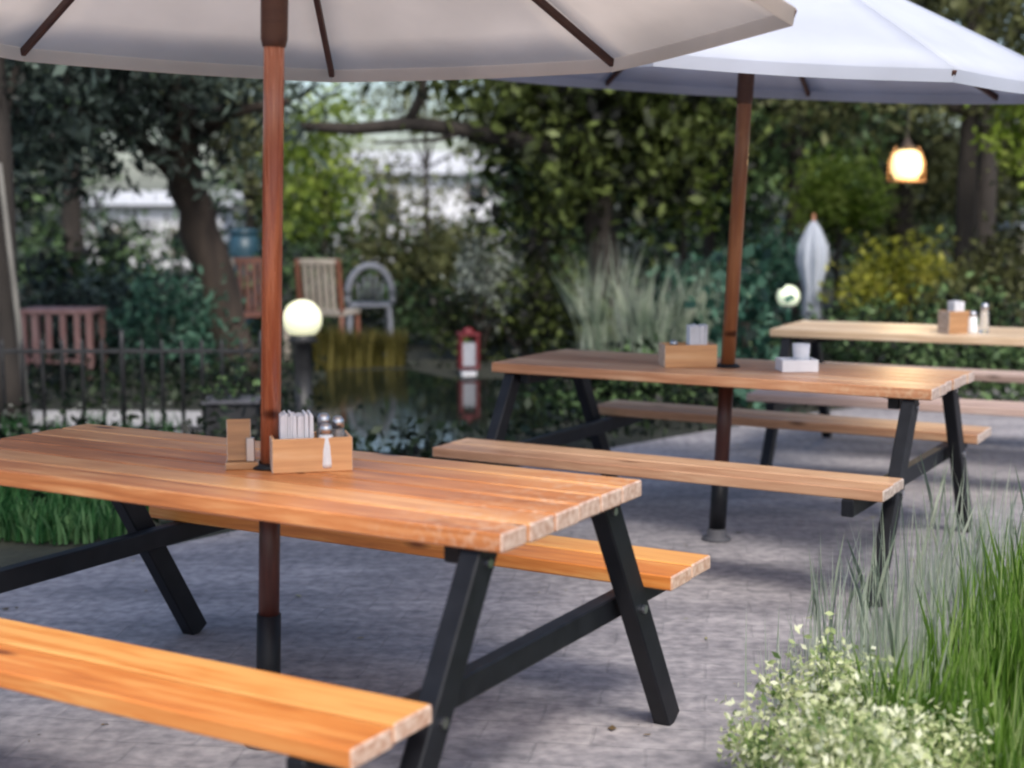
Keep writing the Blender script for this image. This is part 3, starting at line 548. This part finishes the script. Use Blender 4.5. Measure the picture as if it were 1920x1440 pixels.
# spiky grasses and reeds in the background
for px, D, h, lf, n, lab in [(1130, 12.6, 1.15, 'lf_greygrass', 90, 'tall grey green spiky grass behind the middle table, left one of three'),
                            (1215, 12.3, 1.0, 'lf_greygrass', 90, 'grey green spiky grass behind the box on the middle table'),
                            (1300, 12.2, 1.0, 'lf_greygrass', 80, 'grey green spiky grass close to the brown parasol pole')]:
    tuft(lab, W(px, 500, D).x, D, .20, n, h, .014, .5, lf, 'spiky_grass', 'spiky grasses behind the middle table', cat='ornamental grass')
for px, D, h, lab in [(612, 12.75, .40, 'olive reeds on the far pond bank, just right of the round lamp'), (665, 12.9, .36, 'olive reeds on the far pond bank below the rounded white chair'), (725, 13.0, .34, 'rightmost olive reeds on the far pond bank')]:
    tuft(lab, W(px, 500, D).x, D, .17, 420, h, .013, .18, 'lf_reed', 'reed_clump', 'olive reeds on the far pond bank', cat='reeds')
k = 0
for px, lab in [(20, 'leftmost white flowering plant in front of the iron railing'), (90, 'white flowering plant, second from the left by the railing'), (160, 'white flowering plant under the pink slatted table'), (225, 'white flowering plant left of the leaning trunk'), (300, 'white flowering plant, rightmost by the iron railing')]:
    D = 8.75+.06*(k % 3); k += 1
    tuft(lab, W(px, 500, D).x, D, .10, 60, .15+.05*(k % 2), .008, .5, 'lf_sedge', 'flowering_plant', 'white flowers by the iron railing', 9, 'petal', .016)

# bed to the left, below the nearest table
for px, D, h, lab in [(20, 6.9, .30, 'leafy sedge clump at the left edge, behind the nearest bench'), (110, 6.75, .30, 'sedge clump seen under the left end of the nearest table'), (200, 6.7, .26, 'sedge clump nearest the black table leg on the left'), (-70, 6.5, .28, 'sedge clump almost outside the left edge of the photo'), (40, 6.3, .2, 'low sedge clump under the tabletop at the left edge'), (130, 6.25, .18, 'low sedge clump just above the black crossbeam on the left')]:
    tuft(lab, W(px, 900, D).x, D, .28, 620, h, .012, .5, 'lf_sedge', 'sedge_clump', 'sedges in the left bed', cat='sedge')

# foreground bed: fresh tall grass, pale wispy grass, cream edged shrubs
FG = [(1.62, 4.15, .22, 420, 0.53, 'lf_grass', 'tall fresh green grass clump at the right edge of the bed'),
      (1.32, 3.75, .20, 420, 0.46, 'lf_grass', 'bright green grass clump in the middle of the front bed'),
      (1.45, 3.25, .20, 420, 0.44, 'lf_grass', 'bright green grass clump in the bottom right corner'),
      (1.20, 3.15, .14, 200, 0.34, 'lf_grass', 'short green grass clump behind the cream edged shrub'),
      (1.95, 4.7, .22, 320, 0.48, 'lf_grass', 'green grass clump at the right edge, rear of the bed'),
      (1.75, 4.9, .20, 86, 0.53, 'lf_greygrass', 'pale wispy grass in front of the far leg of the middle table'),
      (1.40, 4.6, .22, 105, 0.47, 'lf_greygrass', 'pale wispy grass in front of the near leg of the middle table'),
      (1.10, 4.15, .20, 105, 0.41, 'lf_greygrass', 'pale wispy grass above the cream edged shrub'),
      (.98, 3.7, .18, 86, 0.34, 'lf_greygrass', 'thin pale grass left of the bright green clump'),
      (2.1, 5.3, .22, 86, 0.50, 'lf_greygrass', 'pale grass at the right edge, farthest back in the bed')]
FG += [(1.05, 3.45, .18, 300, 0.37, 'lf_grass', 'green grass clump between the cream edged shrubs and the tall clumps'),
      (1.75, 3.7, .22, 380, 0.53, 'lf_grass', 'tallest green grass clump, at the right edge of the photo'),
      (1.10, 4.45, .20, 86, 0.45, 'lf_greygrass', 'wispy pale grass nearest the middle table'),
      (1.62, 5.2, .22, 86, 0.52, 'lf_greygrass', 'wispy pale grass right of the near leg of the middle table'),
      (.80, 3.95, .15, 57, 0.31, 'lf_greygrass', 'low wispy pale grass at the left end of the bed'),
      (1.55, 4.3, .2, 260, 0.42, 'lf_grass', 'green grass clump with pale wisps behind it')]
for x, y, r, n, h, lf, lab in FG:
    tuft(lab, x, y, r, n, h, .006 if lf == 'lf_grass' else .004, .24, lf, 'grass_clump', 'grasses in the front bed', cat='ornamental grass')
def varieg(label, x, y, r, h, n, sz=.019):
    root = empty('variegated_shrub', (x, y, .009), 0, label, 'shrub', 'cream edged shrubs in the front bed')
    bl = []
    m = MB()
    for i in range(int(34*r/.2)):
        a = random.uniform(0, 6.28); q = r*math.sqrt(random.random()); hh = h*random.uniform(.6, 1.0)*(1-.35*(q/r)**2); e = (q*math.cos(a), q*math.sin(a), hh)
        m.tube([(e[0]*.15, e[1]*.15, 0), (e[0]*.6, e[1]*.6, hh*.55), e], [.004, .003, .0015], 5)
        for t in (.55, .75, .9, 1.0): bl.append((e[0]*t, e[1]*t, hh*t, .026, .026, .022))
    raw_mesh('foliage', leaves(bl, int(n*1.9), sz, .5, -.4), 4, M['lf_varieg'], root); m.build('stems', M['lf_grass'], root, True)
varieg('cream edged leafy shrub at the bottom of the front bed, largest one', .76, 3.12, .20, .34, 1700)
varieg('cream edged leafy shrub just left of the bright green grass', (.95), 3.22, .15, .30, 1100)
varieg('small cream edged shrub touching the foot of the nearest table', .62, 3.45, .10, .20, 420)
varieg('cream edged shrub behind the largest one', .82, 3.62, .16, .36, 900)
varieg('low cream edged shrub at the bottom edge of the photo', .62, 2.98, .12, .22, 600)

fl = []
for i in range(150):
    x, y = random.uniform(-1.9, 2.6), random.uniform(3.0, 9.0); fl.append((x, y, .016, .05, .05, .001))
fq = leaves(fl, 170, .026, .6); fq[:, :, 2] = .009+np.abs(fq[:, :, 2]-fq[:, :, 2].mean(1, keepdims=True))*.25
M['litter'] = leaf_mat('dry_leaf_litter', [G(60, 48, 34), G(96, 76, 48), G(134, 110, 66), G(150, 146, 100)], .1)
tag(raw_mesh('fallen_leaves', fq, 4, M['litter']), 'small dry leaves fallen on the paving', kind='stuff')

# ------------------------------------------------------------------ garden objects
# low iron railing with pale path behind
fr = empty('iron_railing', (W(200, 780, 9.0).x, 8.95, 0), 0, 'low black iron railing with upright bars, behind the nearest table', 'railing')
for i in range(22):
    x = -1.6+i*.123; MB().tube([(x, 0, 0), (x, 0, .58), (x, 0, .62+(.05 if i % 7 == 0 else 0))], [.012, .012, .002] if i % 7 else [.018, .018, .012], 8).build('bar', M['rail'], fr, True)
MB().bar((-1.62, .0, .54), (1.02, .0, .54), .02, .025).build('top_rail', M['rail'], fr); MB().bar((-1.62, .0, .06), (1.02, .0, .06), .02, .025).build('bottom_rail', M['rail'], fr)
# globe lamp on a post
def globe_lamp(loc, gr, h, label, mat, post_r=.035):
    r = empty('globe_lamp', loc, 0, label, 'garden lamp')
    MB().lathe([(0, 0), (post_r*2.2, 0), (post_r*2.2, .03), (post_r, .05), (post_r, h-gr*1.25), (post_r*1.8, h-gr*1.1), (gr*.62, h-gr*.9), (gr*.66, h-gr*.72), (0, h-gr*.72)], n=18).build('post', M['rail'], r, True)
    pr = [(gr*math.sin(math.pi*i/14), h-gr*math.cos(math.pi*i/14)) for i in range(2, 15)]
    MB().lathe(pr, n=24).build('globe', mat, r, True); return r
globe_lamp((W(567, 600, 9.75).x, 9.75, .004), .132, W(567, 600, 9.75).z, 'lit round white lamp on a black post beside the red brown parasol pole', M['lamp'], .06)
globe_lamp((W(1478, 556, 12.3).x, 12.3, 0), .095, W(1478, 556, 12.3).z, 'small lit round lamp behind the farthest table', M['lamp_small'])
# black planter box
pb = empty('planter', (W(438, 780, 8.7).x, 8.7, 0), R(4), 'black square planter standing between the railing and the lamp', 'planter')
MB().box((0, 0, .13), (.30, .26, .26), None, .008).build('tub', M['black_matt'], pb); MB().box((0, 0, .272), (.34, .30, .02), None, .004).build('rim', M['standgrey'], pb)
raw_mesh('foliage', leaves([(0, 0, .36, .13, .1, .07)], 160, .05), 4, M['lf_deep'], pb)
# hanging lantern
hl = W(1700, 308, 11.5); hr = empty('hanging_lantern', hl, 0, 'glowing warm lantern with orange brown shade hanging among the trees', 'lantern')
MB().lathe([(0, -.13), (.10, -.13), (.135, -.07), (.14, .0), (.12, .09), (.07, .13), (0, .13)], n=24).build('glowing_body', M['lantern_glow'], hr, True)
for sx in (-1, 1): MB().tube([(sx*.165, 0, -.15), (sx*.16, 0, .02), (sx*.10, 0, .16)], .008, 8).build('side_strap', M['lantern_shade'], hr, True)
MB().lathe([(0, .14), (.10, .14), (.05, .17), (.0, .265)], n=18).build('cap', M['bark_brown'], hr, True)
MB().tube([(0, 0, .262), (.01, 0, .6), (0, 0, 1.3)], .006, 6).build('cord', M['rail'], hr)
MB().lathe([(0, -.165), (.17, -.165), (.175, -.14), (0, -.135)], n=20).build('base_ring', M['lantern_shade'], hr, True)
pl = bpy.data.lights.new('lantern_light', 'POINT'); pl.energy = 14; pl.color = (1, .74, .40); pl.shadow_soft_size = .15; plo = bpy.data.objects.new('lantern_light', pl); col.objects.link(plo); plo.parent = hr; plo.location = (0, -.2, 0)
hr.scale = (.86, .86, .86)
# red lantern
rl = empty('red_lantern', (W(878, 700, 12.3).x, 12.3, 0), R(10), 'small red garden lantern with white panes, standing near the silver shrub', 'lantern')
MB().box((0, 0, .04), (.17, .17, .08), None, .008).build('base', M['white'], rl)
for sx in (-1, 1):
    for sy in (-1, 1): MB().box((sx*.095, sy*.095, .27), (.035, .035, .36), None, .004).build('corner_post', M['red'], rl)
MB().box((0, 0, .24), (.15, .15, .26), None, .003).build('pane', M['whitemetal'], rl); MB().box((0, 0, .089), (.235, .235, .012)).build('plate', M['red'], rl)
MB().box((0, 0, .465), (.25, .25, .03), None, .006).build('roof', M['red'], rl); MB().lathe([(.09, .482), (.05, .52), (.02, .535), (0, .535)], n=12).build('vent', M['red'], rl, True)
rl.scale = (.74, .74, .76)
# chairs
def chair(px, D, rz, label, mat, mat2, sc_=1.0, arch=False):
    r = empty('garden_chair', (W(px, 500, D).x, D, 0), rz, label, 'chair', 'garden chairs')
    MB().box((0, 0, .45), (.44, .42, .035), None, .006).build('seat', M[mat2], r)
    for sx in (-1, 1):
        MB().bar((sx*.19, -.18, .432), (sx*.21, -.2, 0), .04, .04).build('leg', M[mat], r)
        MB().bar((sx*.19, .19, .432), (sx*.21, .26, 0), .04, .04).build('leg', M[mat], r)
    if arch:
        m = MB(); m.tube([(.22*math.cos(a), .22+.03*math.sin(a), .55+.30*math.sin(a)) for a in [math.pi*i/12 for i in range(13)]], .035, 10); m.tube([(-.22, .22, .47), (-.22, .22, .56)], .03, 8); m.tube([(.22, .22, .47), (.22, .22, .56)], .03, 8)
        m.build('back_frame', M[mat], r, True); mm = MB()
        for i in range(-2, 3): mm.tube([(i*.05, .225, .47), (i*.06, .24, .60+.16*math.cos(i*.5))], .010, 6)
        mm.build('back_spindles', M[mat2], r, True)
    else:
        for sx in (-1, 1): MB().bar((sx*.20, .21, .47), (sx*.20, .29, .95), .04, .035).build('back_post', M[mat], r)
        mm = MB()
        for i in range(-2, 3): mm.bar((i*.065, .22, .47), (i*.065, .285, .93), .04, .015)
        mm.bar((-.18, .285, .93), (.18, .285, .93), .02, .05); mm.build('backrest', M[mat2], r)
    return r
chair(486, 13.3, R(20), 'cream and red brown wooden chair left of the round lamp', 'cream', 'brownchair')
chair(618, 13.5, R(165), 'cream and red brown wooden chair right of the round lamp', 'brownchair', 'cream')
chair(690, 14.6, R(190), 'white wicker chair with rounded back, right of the wooden chairs', 'whitemetal', 'whitemetal', arch=True)
# faded pink slatted table
sl_ = empty('slatted_table', (W(122, 700, 12.2).x, 12.2, 0), R(-4), 'low faded pink side table with hanging slats, seen behind the railing', 'side table')
MB().box((0, 0, .56), (.62, .36, .04), None, .005).build('tabletop', M['pinkwood'], sl_)
for sx in (-1, 1):
    for sy in (-1, 1): MB().box((sx*.28, sy*.15, .27), (.05, .05, .538), None, .004).build('leg', M['pinkwood'], sl_)
m = MB()
for i in range(4): m.box((-.18+i*.12, -.165, .36), (.05, .015, .35), None, .003)
m.build('slats', M['pinkwood'], sl_); MB().bar((-.25, -.165, .15), (.25, -.165, .15), .02, .04).build('lower_rail', M['pinkwood'], sl_)
# leaning pale stake, blue barrel, folded parasol
s_ = MB(); s_.tube([(0, 0, 0), (-.04, 0, .7), (-.12, 0, 1.7)], [.022, .02, .016], 8); sk = s_.build('garden_stake', M['bark_pale'], None, True); sk.location = (W(52, 745, 9.35).x, 9.35, 0); tag(sk, 'pale slender wooden stake leaning against the dark trunk at the left edge', 'stake')
bb = empty('water_barrel', (W(458, 455, 16).x, 16, 0), 0, 'blue plastic water barrel behind the leaning trunk', 'barrel')
MB().lathe([(0, 0), (.15, 0), (.17, .2), (.18, .6), (.17, .95), (.15, 1.12), (0, 1.12)], n=20).build('drum', M['blue'], bb, True); MB().lathe([(0, 1.125), (.16, 1.125), (.16, 1.17), (.03, 1.19), (0, 1.19)], n=20).build('lid', M['blue'], bb, True)
fp = empty('folded_parasol', (W(1522, 560, 12.8).x, 12.8, 0), 0, 'closed pale bluish parasol standing behind the farthest table', 'parasol')
MB().tube([(0, 0, 0), (0, 0, 1.36)], .02, 8).build('pole', M['pole2'], fp, True)
mm = MB(); prof = [(.03, .40), (.10, .45), (.085, .7), (.16, .95), (.15, 1.08), (.07, 1.24), (.02, 1.3)]; vs = []
for r_, z_ in prof:
    for i in range(32): a = 2*math.pi*i/32; q_ = r_*(1+.28*math.cos(8*a)); vs.append((q_*math.cos(a), q_*math.sin(a), z_))
mm.add(vs, [(i*32+j, i*32+(j+1) % 32, (i+1)*32+(j+1) % 32, (i+1)*32+j) for i in range(len(prof)-1) for j in range(32)]); mm.build('canopy', M['foldcanvas'], fp, True); fp.scale = (.72, .72, 1)
# beige pillar
bp_ = empty('gate_pillar', (W(1912, 480, 14).x+.12, 14, 0), 0, 'beige rendered gate pillar at the right edge of the photo', 'pillar')
MB().box((0, 0, .6), (.42, .42, 1.2), None, .01).build('shaft', M['beige'], bp_); MB().box((0, 0, 1.236), (.5, .5, .07), None, .01).build('cap', M['stone'], bp_)

# houses far behind
def house(x0, x1, D, depth, h, roof_h, label, windows):
    r = empty('white_house', ((x0+x1)/2, D+depth/2, 0), 0, label, 'house'); w_ = (x1-x0)
    MB().box((0, 0, h/2), (w_, depth, h)).build('wall', M['wall'], r)
    MB().add([(-w_/2-.3, -depth/2-.3, h+.003), (w_/2+.3, -depth/2-.3, h+.003), (w_/2+.3, depth/2+.3, h+.003), (-w_/2-.3, depth/2+.3, h+.003), (-w_/2-.3, 0, h+roof_h), (w_/2+.3, 0, h+roof_h)], [(0, 1, 5, 4), (2, 3, 4, 5), (0, 4, 3), (1, 2, 5), (3, 2, 1, 0)]).build('roof', M['roof'], r)
    for (wx, wz, ww, wh) in windows:
        f = MB().box((wx, -depth/2-.03, wz), (ww+.12, .054, wh+.12), None, .01).build('window', M['cream'], r); MB().box((wx, -depth/2-.072, wz), (ww, .02, wh)).build('pane', M['window'], f)
    return r
a, b = W(150, 500, 34), W(420, 500, 34)
house(a.x, b.x, 34, 6, 1.45, .35, 'low white house behind the leaning trunk', [(-.9, .6, .6, .5), (.8, .6, .6, .5)])
a, b = W(610, 400, 38), W(965, 400, 38)
house(a.x, b.x, 38, 7, 2.25, .7, 'white house with small dark windows seen through the leaves in the middle', [(1.45, 1.75, .4, .4), (-.9, 1.4, .6, .7)])

# far woods: one mass nobody could count
bl = []
for px, top in [(-250, 150), (-60, 120), (60, 180), (150, 420), (300, 430), (440, 330), (540, 260), (640, 420), (760, 430), (870, 440), (985, 300), (1080, 180), (1200, 120), (1320, 160), (1440, 140), (1560, 180), (1680, 150), (1800, 260), (1920, 240), (2060, 150), (2250, 100), (2400, 40), (2550, 60), (2700, 20), (2850, 60), (3000, 0), (3150, 40), (-400, 100), (-550, 60), (-700, 40)]:
    D = 26+random.uniform(-1, 1.5); p = W(px, top, D); z = p.z
    s = 0.75
    while z > .4: bl.append((p.x+random.uniform(-.3, .3), D+random.uniform(-.8, .8), z-.4, 1.05, .8, .62)); z -= .85
fw = raw_mesh('far_woods', leaves(bl, 90000, .13), 4, M['lf_deep']); tag(fw, 'distant mass of dark woodland behind the garden', 'woods', kind='stuff')
